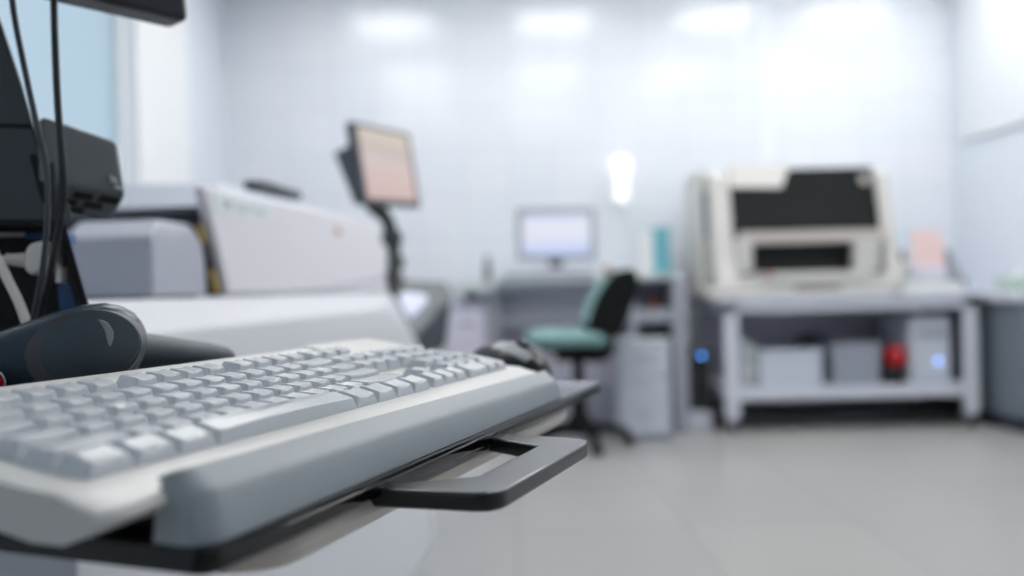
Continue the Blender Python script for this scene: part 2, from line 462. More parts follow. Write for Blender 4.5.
krow(4, [(i, 1) for i in range(13)] + [(13, 2), (15.25, 1), (16.25, 1), (17.25, 1), (18.5, 1), (19.5, 1), (20.5, 1), (21.5, 1)])
krow(5, [(0, 1)] + [(2 + i, 1) for i in range(4)] + [(6.5 + i, 1) for i in range(4)] + [(11 + i, 1) for i in range(4)] + [(15.25, 1), (16.25, 1), (17.25, 1)])
for r in (0, 2):                                         # the two tall keys of the number block
    y0 = rows_y[r] * U - OFF
    keycap(21.5 * U, 22.5 * U, y0, y0 + 2 * U, r, kb)
MB().prism(prof([K(0, .099, -.013), K(0, .099, -.0084), K(0, .106, -.0062), K(0, .124, -.0046), K(0, .149, -.0046), K(0, .1505, -.006), K(0, .1505, -.013)]), 0, .353, .453, .001, 2).build('indicator_panel', 'body_plastic', kb)
# wrist rest
wp = [(-.018, -.0335), (-.0425, -.0337), (-.0422, -.030), (-.0405, -.0225), (-.0388, -.0172), (-.0376, -.0152), (-.036, -.0136), (-.0328, -.0106), (-.0300, -.0080), (-.0285, -.0070), (-.0255, -.0076), (-.0225, -.0100), (-.0205, -.016), (-.019, -.024), (-.018, -.031)]
rings = []
for x, off, dz in ((.0145, .010, .0022), (.016, .0065, .0010), (.019, .003, .0003), (.0235, .0008, 0), (.0285, 0, 0), (.445, 0, 0), (.450, .0008, 0), (.4535, .003, .0003), (.4565, .0065, .0012), (.458, .010, .0028)):
    rings.append([(x, y + (off if y < -.03 else off * .5 if y < -.024 else 0), z - (dz if z > -.02 else 0) + (.0015 - .0055 * x / .46 if z > -.02 else 0)) for y, z in wp])
MB().loft(rings).build('wrist_rest', 'rest_plastic', kb)

# ================================================================== mouse
ms = thing('mouse', 'black and grey computer mouse on the far end of the keyboard tray', 'mouse', TR, (.545, .06, TZ))
def mouse_ring(t, z0, sc=1, top=None):
    pass
mc = Vector((.547, .047)); L2, W2 = .056, .033
ax = Vector((math.cos(R(60)), math.sin(R(60))))
def mouse_surface(zlo, zhi_f, grow=0):
    t = bmesh.new(); nu, nv = 28, 14; grid = []
    for i in range(nu + 1):
        f = -1 + 2 * i / nu
        half = W2 * (max(0, 1 - abs(f) ** 2.6)) ** .5 * (1 - .1 * f)
        hz = .041 * (max(0, 1 - abs(f * .93 + .07) ** 2.2)) ** .62
        row = []
        for j in range(nv + 1):
            a = math.pi * j / nv
            x = -math.cos(a) * half; z = max(0, math.sin(a)) ** .7 * hz
            row.append((f * L2, x, z))
        grid.append(row)
    return grid
g_ = mouse_surface(0, None)
ay = Vector((-ax.y, ax.x))
def mp(p, lift=0): return Vector((mc.x + ax.x * p[0] + ay.x * p[1], mc.y + ax.y * p[0] + ay.y * p[1], TZ + .001 + p[2] + lift))
def mouse_patch(i0, i1, j0, j1, lift, name, m):
    t = bmesh.new(); V = {}
    for i in range(i0, i1 + 1):
        for j in range(j0, j1 + 1): V[i, j] = t.verts.new(mp(g_[i][j], 0) + Vector((0, 0, lift)))
    for i in range(i0, i1):
        for j in range(j0, j1):
            try: t.faces.new((V[i, j], V[i + 1, j], V[i + 1, j + 1], V[i, j + 1]))
            except ValueError: pass
    if lift:
        ge = bmesh.ops.extrude_face_region(t, geom=t.faces[:])
        for v in [x for x in ge['geom'] if isinstance(x, bmesh.types.BMVert)]: v.co.z -= lift + .0012
    else:
        bmesh.ops.remove_doubles(t, verts=t.verts[:], dist=1e-5)
        es = [e for e in t.edges if len(e.link_faces) == 1]
        bmesh.ops.contextual_create(t, geom=es)
    return MB()._take(t).build(name, m, ms)
mouse_patch(0, 28, 0, 14, 0, 'shell', 'black_satin')
mouse_patch(2, 13, 4, 6, .0009, 'button', 'cable_grey')
mouse_patch(2, 13, 8, 10, .0009, 'button', 'panel_grey')
mouse_patch(15, 26, 4, 10, .0007, 'palm_cover', 'monitor_black')
q = g_[7][7]; p = mp(q)
MB().tube([p + Vector((ay.x, ay.y, 0)) * -.003 + Vector((0, 0, -.001)), p + Vector((ay.x, ay.y, 0)) * .003 + Vector((0, 0, -.001))], .006, 14).build('scroll_wheel', 'cable_grey', ms)

# ================================================================== barcode scanner
SC = at(76, 346, .56)
SF = Frame((SC.x, SC.y, SC.z), R(14))                   # x to the right, -y towards the keyboard's near end
zb = (TO.z + TZ) - SC.z
sc = thing('barcode_scanner', 'black handheld barcode scanner with an oval head and silver crescent mark behind the keyboard', 'scanner', SF, (0, .01, zb))
sx = .56 / FPX
def oval(cx, cz, hx, hz, y, n=40, tilt=0, pw=2.0):
    out = []
    for k in range(n):
        a = 2 * math.pi * k / n
        ca, sa = math.cos(a), math.sin(a)
        x = hx * math.copysign(abs(ca) ** (2 / pw), ca); z = hz * math.copysign(abs(sa) ** (2 / pw), sa)
        out.append(Vector((cx + x * math.cos(tilt) - z * math.sin(tilt), y, cz + x * math.sin(tilt) + z * math.cos(tilt))))
    return out
rings = []
for x, cz, hz, hy in ((-150, -36, 15, 8), (-140, -35, 30, 16), (-122, -32, 38, 22), (-95, -27, 39, 24), (-70, -22, 39, 25), (-45, -15, 41, 26), (-20, -8, 43, 27), (5, -4, 45, 27), (25, -2, 44.5, 26), (40, -1, 40, 24), (51, 1, 31, 20), (58, 2, 21, 14), (62.5, 3, 10, 8), (64, 3, 2, 2)):
    ring = []
    for k in range(28):
        a = 2 * math.pi * k / 28; ca, sa = math.cos(a), math.sin(a)
        ring.append((x * sx, .008 + math.copysign(abs(ca) ** .85, ca) * hy * .001, (cz + math.copysign(abs(sa) ** .9, sa) * hz) * sx))
    rings.append(ring)
MB().loft(rings).build('shell', 'scanner_shell', sc)
def face_plate(cx, cz, hx, hz, y, tilt, bulge, name, m, parent):
    rg = [oval(cx * sx, cz * sx, hx * sx * 1.0, hz * sx * 1.0, y + .022, tilt=tilt)]
    rg.append(oval(cx * sx, cz * sx, hx * sx, hz * sx, y, tilt=tilt))
    for f in (.96, .88, .72, .5, .25, .05):
        rg.append(oval(cx * sx, cz * sx, hx * sx * f, hz * sx * f, y - bulge * (1 - f * f), tilt=tilt))
    return MB().loft(rg).build(name, m, parent)
face_plate(13, -3, 53, 38, -.0180, R(13), .004, 'face_rim', 'scanner_rim', sc)
fp = face_plate(20, -.5, 45, 33, -.0205, R(15), .0045, 'face_panel', 'scanner_rubber', sc)
# silver crescent on the panel
cr = [(23, 27), (27, 26.5), (33, 23), (37, 15), (37.5, 8), (35, 1), (33, 0), (31.5, 6), (30, 14), (27, 21)]
t = MB().sweep([Vector(((x + 5) * sx, -.0262 + .00005 * abs(x - 15), z * sx)) for x, z in cr], (0, .008, 0), .0005)
t.build('indicator', 'silver', sc)
# red button with a bright ring, lower left
bc = Vector((-68 * sx, -.0235, -31 * sx))
ring = [bc + Vector((math.cos(a) * 14 * sx, .001, math.sin(a) * 14 * sx)) for a in [2 * math.pi * i / 32 for i in range(33)]]
rb = MB().tube(ring, .0009, 8).build('button_ring', 'silver', sc)
MB().lathe([(.0085, .004), (.0085, -.0015), (.0075, -.003), (.004, -.004), (.0005, -.0042)], bc, 24, 1).build('button', 'red_plastic', sc)
# handle lying behind the head
h0 = SF.l(at(118, 349, .60)); h1 = SF.l(at(229, 358, .70))
hd = (h1 - h0).normalized(); hl = (h1 - h0).length; hs = hd.cross(Vector((0, 0, 1))).normalized(); hu = hs.cross(hd)
rings = []
for f, r1, r2 in ((0, .012, .012), (.15, .0135, .0125), (.45, .0125, .0125), (.75, .0112, .0115), (.93, .0095, .0105), (.98, .007, .009), (1, .003, .005)):
    rings.append([h0 + hd * hl * f + hu * r1 * math.sin(2 * math.pi * k / 20) + hs * r2 * math.cos(2 * math.pi * k / 20) for k in range(20)])
MB().loft(rings).build('handle', 'scanner_rubber', sc)
b = MB().prism(rrect(-.055, .035, -.010, .028, .012, 6), 2, zb, -.012, .003)
b.build('cradle', 'black_satin', sc)

# ================================================================== touch monitor on its stand, behind the scanner
D0 = .68
mon_b = at(50, 330, D0); mon_b.z = TO.z + TZ
mo = thing('touch_monitor', 'black touch monitor on a dark stand with an open cable bay, behind the scanner', 'monitor', WORLD, mon_b)
# display: its lower right corner shows at the top of the photo
bc = at(190, 21.5, .75); dd = Vector((-math.sin(R(40.7)), -math.cos(R(40.7)), 0)); nn = Vector((math.cos(R(40.7)), -math.sin(R(40.7)), 0))
upv = (Vector((0, 0, 1)) - nn * .12).normalized()
def slab(o, a, la, c_, lc, n_, th, bev):
    return [o, o + a * la, o + a * la + c_ * lc, o + c_ * lc], n_ * -th
pts, vec = slab(bc, dd, .34, upv, .27, nn, .034, .006)
MB().sweep(pts, vec, .006, 3).build('housing', 'monitor_black', mo)
pts2, vec2 = slab(bc + dd * .022 + upv * .03 + nn * .0015, dd, .296, upv, .22, nn, .003, 0)
MB().sweep(pts2, vec2).build('screen', 'black_gloss', mo)
# leaning neck plate
npx = [(-60, -90), (-34, -60), (2, 22), (22, 82), (41, 150), (56, 162), (57, 224), (-60, 224)]
MB().sweep([at(x, y, D0 - .01) for x, y in npx], (-.032, .05, 0), .004, 2).build('neck', 'charcoal', mo)
MB().sweep([at(x, y, D0 - .0115) for x, y in ((29, 156), (33, 153), (43, 160), (54, 196), (50, 214), (41, 200))], (-.003, .006, 0), .0008).build('cable_slot', 'black_matt', mo)
MB().sweep([at(x, y, D0 - .0115) for x, y in ((-60, 121), (31, 124), (29, 128), (-60, 126))], (-.003, .006, 0), .0005).build('seam', 'black_matt', mo)
# hub box with vents underneath
f = [at(40, 113, .665), at(118, 140, .71), at(127, 197, .712), at(40, 182, .665)]
bk = Vector((-.026, .03, -.017))
hb = MB().sweep(f, bk, .005, 3).build('hub_box', 'dark_grey', mo)
lo = MB()
up_n = Vector((0, 0, -.0006))
def under(s, tt): return f[3].lerp(f[2], s) + bk * tt
for s0, s1, t0, t1 in ((.40, .62, .12, .34), (.70, .93, .1, .34), (.30, .48, .42, .62), (.56, .78, .42, .62), (.38, .60, .7, .9)):
    lo.sweep([under(s0, t0) + up_n, under(s1, t0) + up_n, under(s1, t1) + up_n, under(s0, t1) + up_n], (0, 0, .004))
lo.build('vent', 'black_matt', hb)
lg = MB()
fn = (f[1] - f[0]).cross(f[2] - f[0]).normalized()
if fn.y > 0: fn = -fn
def onf(x, y):
    r = (FW + RT * ((x - 512) / FPX) - UP * ((y - 288) / FPX)); tt = (f[0] - EYEP).dot(fn) / r.dot(fn); return EYEP + r * tt + fn * .003
for q4 in (((108.5, 176), (110.5, 176.5), (112, 183), (110, 182.5)), ((112, 177), (114, 177.6), (116, 184), (113.8, 183.5)), ((113, 186), (119.5, 187.5), (120, 190), (113.8, 188.5)), ((110, 179), (115, 180.2), (115.4, 182), (110.5, 180.8))):
    lg.sweep([onf(*q) for q in q4], fn * -.006)
lg.build('emblem', 'mark_white', hb)
# a small bracket under the hub box
MB().sweep([at(x, y, .675) for x, y in ((64, 196), (70, 205), (74, 221), (62, 222))], (-.014, .02, 0), .002).build('bracket', 'dark_grey', mo)
# cable bay: back wall, slanted side wall, roof and floor
d1, d2 = .67, .74
bay = MB()
bay.sweep([at(x, y, d2) for x, y in ((-60, 222), (62, 222), (92, 330), (-60, 330))], (-.004, .008, 0), .001)
z_t = TO.z + TZ
side = [at(58, 218, d1), at(65, 222, d1), at(96, 330, d1), at(87, 330, d1)]
bay.sweep(side, (-.041, .07, 0), .0015)
bay.sweep([at(-60, 218, d1), at(60, 218, d1), at(60, 226, d1), at(-60, 226, d1)], (-.041, .07, 0), .0015)
ba = at(-60, 330, d1); bb = at(95, 330, d1)
bay.box(ba.x - .03, bb.x - .03, ba.y + .0, ba.y + .07, z_t, max(z_t + .012, ba.z), .002)
bay.build('cable_bay', 'black_matt', mo)
MB().sweep([at(x, y, d2 - .004) for x, y in ((-20, 229), (24, 228.5), (24, 236), (-20, 237))], (0, .012, 0), .0008).build('port_strip', 'mark_white', mo)
def port(pts, dd_, ln): MB().sweep([at(x, y, dd_) for x, y in pts], (0, ln, 0), .0008).build('port', 'port_blue', mo)
port(((24.5, 231), (50, 231), (50, 238.5), (24.5, 238.5)), d2 - .004, .012)
port(((57, 286), (74, 278), (77, 312), (60, 312)), d2 - .006, .014)
port(((58, 231), (68, 233), (70, 244), (59, 246)), d2 - .004, .012)
# plugs and leads
dp = .664
pg = thing('power_plug', 'large white plug pushed into the cable bay of the black monitor stand', 'plug', WORLD, at(34, 258, dp))
MB().sweep([at(x, y, dp) for x, y in ((24, 250), (29, 243), (44, 240), (46, 262), (44, 270), (31, 276), (23, 270))], (0, .028, 0), .003, 3).build('plug_body', 'plug_white', pg)
MB().tube([at(26, 260, dp + .012), at(18, 260, dp + .01), at(5, 259, dp + .006)], .0062, 12, .0045).build('strain_relief', 'plug_white', pg)
MB().tube(spline([at(6, 259, dp + .006), at(-12, 262, dp), at(-30, 275, dp - .01)]), .003, 10).build('lead', 'plug_white', pg)
p2 = thing('connector', 'small white connector hanging in the cable bay beside the blue port', 'connector', WORLD, at(58, 274, .672))
MB().sweep([at(x, y, .672) for x, y in ((54.5, 283), (55.5, 272), (57, 266), (59.5, 266), (61, 270), (61.5, 283))], (0, .01, 0), .0015).build('connector_body', 'plug_white', p2)
MB().tube([at(58, 267, .676), at(57.5, 261, .69), at(58, 254, .735)], .0016, 8).build('lead', 'plug_white', p2)
tag(MB().tube(spline([at(-22, 225, .66), at(-6, 252, .655), at(8, 280, .65), at(20, 305, .645), at(30, 335, .64), at(36, 362, .64)]), .0036, 12).build('white_cable', 'plug_white'),
    'thick white cable sagging across the cable bay down behind the scanner', 'cable')
cA = spline([at(10, -20, .655), at(15, 20, .65), at(27, 80, .645), at(38, 130, .64), at(46, 165, .638), at(48, 205, .636), at(45, 250, .636), at(40, 285, .637), at(33, 322, .64), at(28, 360, .64)])
tag(MB().tube(cA, .0023, 12).build('black_cable', 'cable_grey'), 'dark grey cable nearest the neck plate, hanging down in front of the monitor stand', 'cable', 'cables hanging from the touch monitor')
cB = spline([at(54, -20, .66), at(55, 30, .655), at(57.5, 90, .65), at(60, 130, .648), at(63.5, 170, .646), at(64, 200, .646), at(58, 235, .648), at(50, 275, .65), at(41, 312, .652), at(36, 355, .655)])
tag(MB().tube(cB, .0023, 12).build('black_cable', 'cable_black'), 'black cable hanging straight down past the left end of the hub box', 'cable', 'cables hanging from the touch monitor')
cC = spline([at(52, -20, .665), at(53.5, 40, .66), at(56, 100, .655), at(59, 140, .655), at(61, 185, .652), at(55, 235, .654), at(46, 285, .656), at(34, 322, .658), at(30, 350, .66)])
tag(MB().tube(cC, .0017, 10).build('black_cable', 'cable_black'), 'thin black cable running beside the straight hanging black cable', 'cable', 'cables hanging from the touch monitor')

# ================================================================== big white analyser along the left
an = thing('laboratory_analyser', 'long white floor-standing laboratory analyser with a sliding hood beside the keyboard tray', 'analyser', MA, (-.5, .6, 0))
zc = EYE                                                # hood foot is at eye level
S0, S1 = -.55, 1.145
def ledge(y, a, b, c_, d_): return [(-.95, y, .03), (.075, y, .03), (.118, y, .10), (.118, y, .17), (.086, y, zc - .16), (a, y, zc - b), (c_, y, zc - d_), (.002, y, zc - .003), (-.95, y, zc - .003)]
MB().loft([ledge(S0, .060, .045, .014, .008), ledge(S1 - .28, .060, .045, .014, .008), ledge(S1, .034, .058, .008, .008)], True, .007).build('base_cabinet', 'machine_light', an)
MB().box(-.9, .02, S0 + .04, S1 - .35, 0, .03, .0).build('plinth', 'dark_slate', an)
ht0, ht1 = zc + .182, zc + .205
# hood: a front panel with a slanted near edge, top and far end
hood = MB().hexa([(-.02, .03, zc), (0, .03, zc), (0, S1 - .01, zc), (-.02, S1 - .01, zc), (-.042, -.012, ht0), (-.022, -.012, ht0), (-.022, S1 - .02, ht1), (-.042, S1 - .02, ht1)], .007, 3)
hd_o = hood.build('hood', 'machine_white', an)
MB().hexa([(-.75, .045, zc + .152), (-.03, .045, zc + .152), (-.03, S1 - .02, zc + .16), (-.75, S1 - .02, zc + .16), (-.75, .115, ht0 + .034), (-.045, .10, ht0 + .020), (-.06, S1 - .02, ht1), (-.75, S1 - .02, ht1 + .01)], .008, 3).build('rear_cover', 'machine_blue', an)
MB().hexa([(-.75, .12, zc), (-.04, .12, zc), (-.04, S1 - .03, zc), (-.75, S1 - .03, zc), (-.75, .12, zc + .153), (-.05, .12, zc + .153), (-.05, S1 - .03, zc + .153), (-.75, S1 - .03, zc + .153)]).build('inner_housing', 'dark_slate', an)
# nameplate, faint lettering, small brown emblem on the hood front
def hood_pt(x, y):
    """point on the hood front under a photo pixel"""
    n_ = Vector((1, 0, 0)); a = Vector((0, .03, zc)); bb_ = Vector((-.022, -.012, ht0)); c_ = Vector((0, S1 - .01, zc))
    n_ = (bb_ - a).cross(c_ - a).normalized()
    if n_.x < 0: n_ = -n_
    e = MA.l(EYEP); r = (MA.i.to_3x3() @ (FW + RT * ((x - 512) / FPX) - UP * ((y - 288) / FPX)))
    return e + r * ((a - e).dot(n_) / r.dot(n_)), n_
def decal(mb, px, th=.002):
    P = [hood_pt(*q) for q in px]; n_ = P[0][1]
    return mb.sweep([p_ + n_ * th for p_, _ in P], n_ * -(th + .002))
npl = decal(MB(), ((212, 192), (268, 204), (271, 221), (215, 213))).build('nameplate', 'plate_light', hd_o)
let = MB()
for q4 in (((221, 199), (223, 199.4), (226, 209), (224, 208.6)), ((226, 200), (228, 200.4), (228, 209.4), (226, 209)), ((230, 201), (232, 201.4), (229, 209.6), (227, 209.2)),
           ((236, 205), (238, 205.4), (238, 211), (236, 210.6)), ((238, 205.2), (243, 206.2), (243, 207.6), (238, 206.6)), ((242, 206), (244, 206.4), (244, 212), (242, 211.6)), ((237, 209.6), (243, 210.8), (243, 212), (237, 210.8)),
           ((247, 207), (248.6, 207.4), (248.6, 212.8), (247, 212.4)), ((248.6, 207.4), (251.6, 208), (251.6, 209.4), (248.6, 208.8)), ((254, 208.4), (255.6, 208.8), (255.6, 214), (254, 213.6)),
           ((258, 209.2), (259.6, 209.6), (259.6, 214.8), (258, 214.4)), ((262, 210), (263.6, 210.4), (263.6, 215.6), (262, 215.2)), ((259, 209.4), (263, 210.2), (263, 211.4), (259, 210.6)), ((259, 213.6), (263, 214.4), (263, 215.6), (259, 214.8))):
    decal(let, q4, .003)
let.build('lettering', 'plate_ink', hd_o)
decal(MB(), ((334, 228), (340, 229), (340, 236), (334, 235))).build('emblem', 'brown_mark', hd_o)
decal(MB(), ((372, 228), (377, 229), (378, 236), (373, 235))).build('emblem', 'machine_grey', hd_o)
decal(MB(), ((270, 293.2), (330, 287.6), (384, 276), (384, 281), (330, 290.5), (270, 294.5))).build('groove', 'machine_grey', hd_o)
# dark rail lying on top of the hood
ra = MA.l(at(259, 184, 1.72)); rb_ = MA.l(at(302, 196, 2.05))
MB().sweep([MA.l(at(x, y, d)) for x, y, d in ((257, 180, 1.72), (266, 180.5, 1.76), (302, 192, 2.05), (302, 200, 2.05), (258, 192, 1.72))], (-.03, 0, 0), .003).build('lid_rail', 'charcoal', an)
# grey feeder module in front of the opening
fr_ = 1.22
c0 = MA.l(at(50, 297, fr_)); c1 = MA.l(at(206, 297, fr_))
x0, x1, y0 = c0.x, -.024, c1.y
zt = zc + (296 - 215) / FPX * fr_
xm = MA.l(at(150, 297, fr_)).x
def foot_ring(z, i_): return [(x0, y0 + i_, z), (xm - i_ * .3, y0 + i_, z), (x1 - i_ * .35, y0 + .13 + i_ * .2, z), (x1 - i_ * .35, 0, z), (x0, 0, z)]
fd = MB().loft([foot_ring(zc, 0), foot_ring(zt - .028, .006), foot_ring(zt, .05)], True, .005)
fo = fd.build('feeder_module', 'machine_grey', an)
MB().box(x0 - .02, x1 - .02, y0 + .006, -.004, zc - .004, zc + .004).build('shadow_gap_strip', 'black_matt', an)
ys = MB(); yz = 7
for i in range(yz):
    za = zc + .004 + i * .13 / yz; zb_ = za + .13 / yz
    sl = lambda z: -.004 - .017 * (z - zc) / .14
    if i % 2 == 0 or i > 4: continue
st = MB().hexa([(-.03, .012, zc + .002), (-.012, .012, zc + .002), (-.012, .03, zc + .002), (-.03, .03, zc + .002), (-.045, -.022, zc + .12), (-.028, -.022, zc + .12), (-.028, .0, zc + .12), (-.045, .0, zc + .12)])
so = st.build('edge_seal', 'black_matt', an)
for f0, f1 in ((.02, .34), (.72, .96)):
    q = lambda f_, a_, b_: Vector((-.012 - .016 * f_ + a_, .012 - .034 * f_ + b_, zc + .002 + .118 * f_))
    MB().hexa([q(f0, -.006, -.002), q(f0, .0015, -.002), q(f0, .0015, .01), q(f0, -.006, .01), q(f1, -.006, -.002), q(f1, .0015, -.002), q(f1, .0015, .01), q(f1, -.006, .01)]).build('warning_mark', 'yellow', so)

# ================================================================== monitor on an arm at the far end of the analyser
am_b = MA.w((-.05, 1.05, ht1))
am = thing('monitor', 'black monitor with a pinkish lit screen on an arm beside the long analyser', 'monitor', WORLD, am_b)
P4 = [at(352, 120.5, 2.5), at(410.5, 133, 2.81), at(415, 206, 2.81), at(365.5, 206, 2.5)]
ex = (P4[1] - P4[0]).normalized(); ey = (P4[3] - P4[0]); ey = (ey - ex * ey.dot(ex)).normalized(); nz = ex.cross(ey)
if nz.dot(EYEP - P4[0]) < 0: nz = -nz
wd_ = ((P4[1] - P4[0]).length + (P4[2] - P4[3]).length) / 2; hg_ = ((P4[3] - P4[0]).length + (P4[2] - P4[1]).length) / 2
def mq(a, b_, n_=0): return P4[0] + ex * (wd_ * a) + ey * (hg_ * b_) + nz * n_
MB().sweep([mq(0, 0), mq(1, 0), mq(1, 1), mq(0, 1)], nz * -.028, .005, 2).build('housing', 'dark_slate', am)
MB().hexa([mq(.01, .27, -.026), mq(.9, .27, -.026), mq(.9, .99, -.026), mq(.01, .99, -.026), mq(.01, .31, -.085), mq(.84, .32, -.085), mq(.84, .95, -.045), mq(.01, .98, -.04)], .005).build('back_shell', 'charcoal', am)
M['scr_pink'] = screen_mat('screen_pink', [(0, rgb(204, 176, 172)), (.35, rgb(206, 182, 178)), (.55, rgb(204, 186, 184)), (.68, rgb(190, 176, 170)), (.78, rgb(192, 180, 168)), (.9, rgb(202, 192, 178)), (1, rgb(196, 184, 170))], .58)
MB().sweep([mq(.06, .055, .001), mq(.93, .055, .001), mq(.93, .93, .001), mq(.06, .93, .001)], nz * -.003).build('screen', 'scr_pink', am)
a0 = mq(.3, .8, -.05)
arm = MB().tube(spline([mq(.3, .75, -.075), at(374, 207, 2.66), at(386, 218, 2.68), at(392, 236, 2.68), at(394, 258, 2.66), at(394, 284, 2.62), at(393, 296, 2.60)]), .021, 12)
arm.build('arm', 'black_satin', am)
for x, y, r in ((377, 208, .028), (392, 238, .032), (396, 262, .026), (393, 281, .034)):
    MB().lathe([(r * .6, -.03), (r, -.022), (r, .022), (r * .6, .03)], at(x, y, 2.66), 16, 1).build('joint', 'charcoal', am)
p = at(390, 290, 2.60)
MB().box(p.x - .07, p.x + .02, p.y - .04, p.y + .04, p.z - .05, p.z + .0, .006).build('clamp', 'charcoal', am)

# ================================================================== small tilted console beyond the analyser
cn_b = at(398, 330, 3.06); cn_b.z = 0
cn = thing('control_console', 'grey tilted touch console with a pale lit display on a dark pedestal beyond the analyser', 'console', WORLD, cn_b)
Q = [at(372, 300, 2.92), at(398, 279, 3.12), at(448, 281, 3.22), at(455, 296, 3.18), at(412, 341, 2.92), at(385, 345, 2.86)]
nq = (Q[1] - Q[0]).cross(Q[4] - Q[0]).normalized()
if nq.z < 0: nq = -nq

def onq(x, y, n_=.002):
    r = (FW + RT * ((x - 512) / FPX) - UP * ((y - 288) / FPX)); tt = (Q[0] - EYEP).dot(nq) / r.dot(nq); return EYEP + r * tt + nq * n_
MB().sweep([onq(x, y, 0) for x, y in ((372, 300), (398, 279), (446, 281), (455, 296), (412, 341), (385, 345))], nq * -.05, .006, 2).build('housing', 'console_grey', cn)
M['scr_lilac'] = screen_mat('screen_lilac', [(0, rgb(190, 200, 236)), (1, rgb(206, 214, 240))], .62)
MB().sweep([onq(397, 297), onq(404, 292), onq(425, 295), onq(428, 301), onq(410, 319)], nq * -.004).build('display', 'scr_lilac', cn)
pd = at(398, 330, 3.06)
MB().sweep([at(404, 335, 3.02), at(452, 298, 3.2), at(446, 345, 3.16), at(420, 360, 3.04)], (-.02, .12, -.02), .006).build('bracket', 'dark_slate', cn)
MB().box(pd.x - .035, pd.x + .035, pd.y - .03, pd.y + .05, .03, pd.z + .02, .008).box(pd.x - .15, pd.x + .07, pd.y - .05, pd.y + .2, 0, .035, .01).build('pedestal', 'dark_slate', cn)

# ================================================================== lab bench with monitor
DB = 4.95
def X(px, d=DB, y=285): return at(px, y, d).x
def Z(px, py, d=DB): return at(px, py, d).z
be = thing('lab_bench', 'white and grey lab bench with open shelves against the tiled wall, behind the chair', 'bench', WORLD, (X(570), DB + .3, 0))
zt_ = Z(550, 277)
bt = MB().box(X(497), X(684), DB - .02, WB - .03, zt_ - .03, zt_, .004).build('worktop', 'bench_white', be)
MB().box(X(499), X(600), DB + .0, DB + .02, Z(550, 287.5), zt_ - .03, .002).build('apron', 'bench_grey', be)
MB().box(X(454), X(497), DB - .12, WB - .03, Z(475, 291), Z(475, 283), .004).build('side_worktop', 'bench_white', be)
b = MB().box(X(486), X(497), DB, WB - .1, 0, Z(490, 291), .003); b.build('side_panel', 'bench_grey', be)
MB().box(X(672), X(686), DB - .02, WB - .1, 0, zt_ - .03, .003).build('side_panel', 'bench_grey', be)
MB().box(X(631), X(636), DB + .02, WB - .1, 0, zt_ - .03, .003).build('side_panel', 'bench_shade', be)
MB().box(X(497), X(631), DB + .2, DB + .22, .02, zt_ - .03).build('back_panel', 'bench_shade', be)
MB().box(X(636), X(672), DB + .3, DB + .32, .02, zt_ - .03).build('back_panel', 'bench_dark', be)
MB().box(X(497), X(631), DB + .04, DB + .2, Z(560, 325), Z(560, 320), .002).build('shelf', 'bench_grey', be)
MB().box(X(636), X(672), DB + .0, DB + .3, Z(652, 322), Z(652, 309), .002).build('shelf', 'bench_grey', be)
MB().box(X(636), X(672), DB + .0, DB + .3, Z(652, 345), Z(652, 341), .002).build('shelf', 'bench_grey', be)

def desk_thing(name, label, cat, px, d=5.2, group=None, z=None):
    return thing(name, label, cat, WORLD, (X(px, d), d, zt_ if z is None else z), group)
# monitor
d_ = 5.3
t = desk_thing('monitor', 'grey-framed monitor with a pale blue lit screen on the white lab bench', 'monitor', 555, d_)
MB().sweep([at(x, y, d_) for x, y in ((516, 208), (595, 207), (596, 260), (517, 260))], (0, .035, 0), .006).build('housing', 'panel_grey', t)
M['scr_blue'] = screen_mat('screen_blue', [(0, rgb(190, 202, 246)), (.25, rgb(214, 222, 248)), (.6, rgb(232, 234, 246)), (.9, rgb(222, 226, 246)), (1, rgb(186, 200, 240))], .6)
MB().sweep([at(x, y, d_ - .002) for x, y in ((522, 214), (590, 213), (590.5, 254.5), (522.5, 255))], (0, .004, 0)).build('screen', 'scr_blue', t)
MB().sweep([at(x, y, d_ + .012) for x, y in ((546, 258), (566, 258), (561, 268), (551, 268))], (0, .03, 0), .003).build('neck', 'charcoal', t)
MB().box(X(537, d_), X(575, d_), d_ - .07, d_ + .1, zt_, zt_ + .05, .004).build('foot', 'bench_shade', t)
t = desk_thing('keyboard', 'dark grey keyboard lying on the lab bench below the lit monitor', 'keyboard', 550, 5.05)
MB().box(X(505, 5.0), X(592, 5.0), 4.97, 5.11, zt_, zt_ + .018, .004).build('body', 'dark_slate', t)
kk = MB()
for r in range(4):
    for c_ in range(16):
        x = X(508, 5.0) + c_ * .0302; kk.box(x, x + .025, 4.983 + r * .03, 5.006 + r * .03, zt_ + .016, zt_ + .023, .002)
kk.build('keys', 'bench_shade', t)
t = desk_thing('bottle', 'small dark grey bottle standing on the bench left of the monitor', 'bottle', 488, 5.1, z=Z(475, 283))
zz = Z(475, 283)
MB().lathe([(.024, 0), (.026, .01), (.026, .11), (.014, .13)], (X(488, 5.1), 5.1, zz), 18).build('bottle_body', 'bottle_grey', t)
MB().lathe([(.014, .13), (.016, .132), (.016, .165), (.012, .168)], (X(488, 5.1), 5.1, zz), 18).build('cap', 'bottle_grey', t)
t = desk_thing('bottle', 'small brown bottle standing on the bench between monitor and chair back', 'bottle', 607, 5.1)
MB().lathe([(.02, 0), (.022, .008), (.022, .05), (.011, .062)], (X(607, 5.1), 5.1, zt_), 18).build('bottle_body', 'bottle_brown', t)
MB().lathe([(.011, .062), (.013, .063), (.013, .085), (.01, .087)], (X(607, 5.1), 5.1, zt_), 18).build('cap', 'plug_white', t)
t = desk_thing('file_box', 'teal upright file box standing at the right end of the bench', 'file box', 660, 5.25)
MB().box(X(654, 5.2), X(671, 5.2), 5.2, 5.45, zt_, Z(660, 227, 5.2), .004).build('cover', 'teal_card', t)
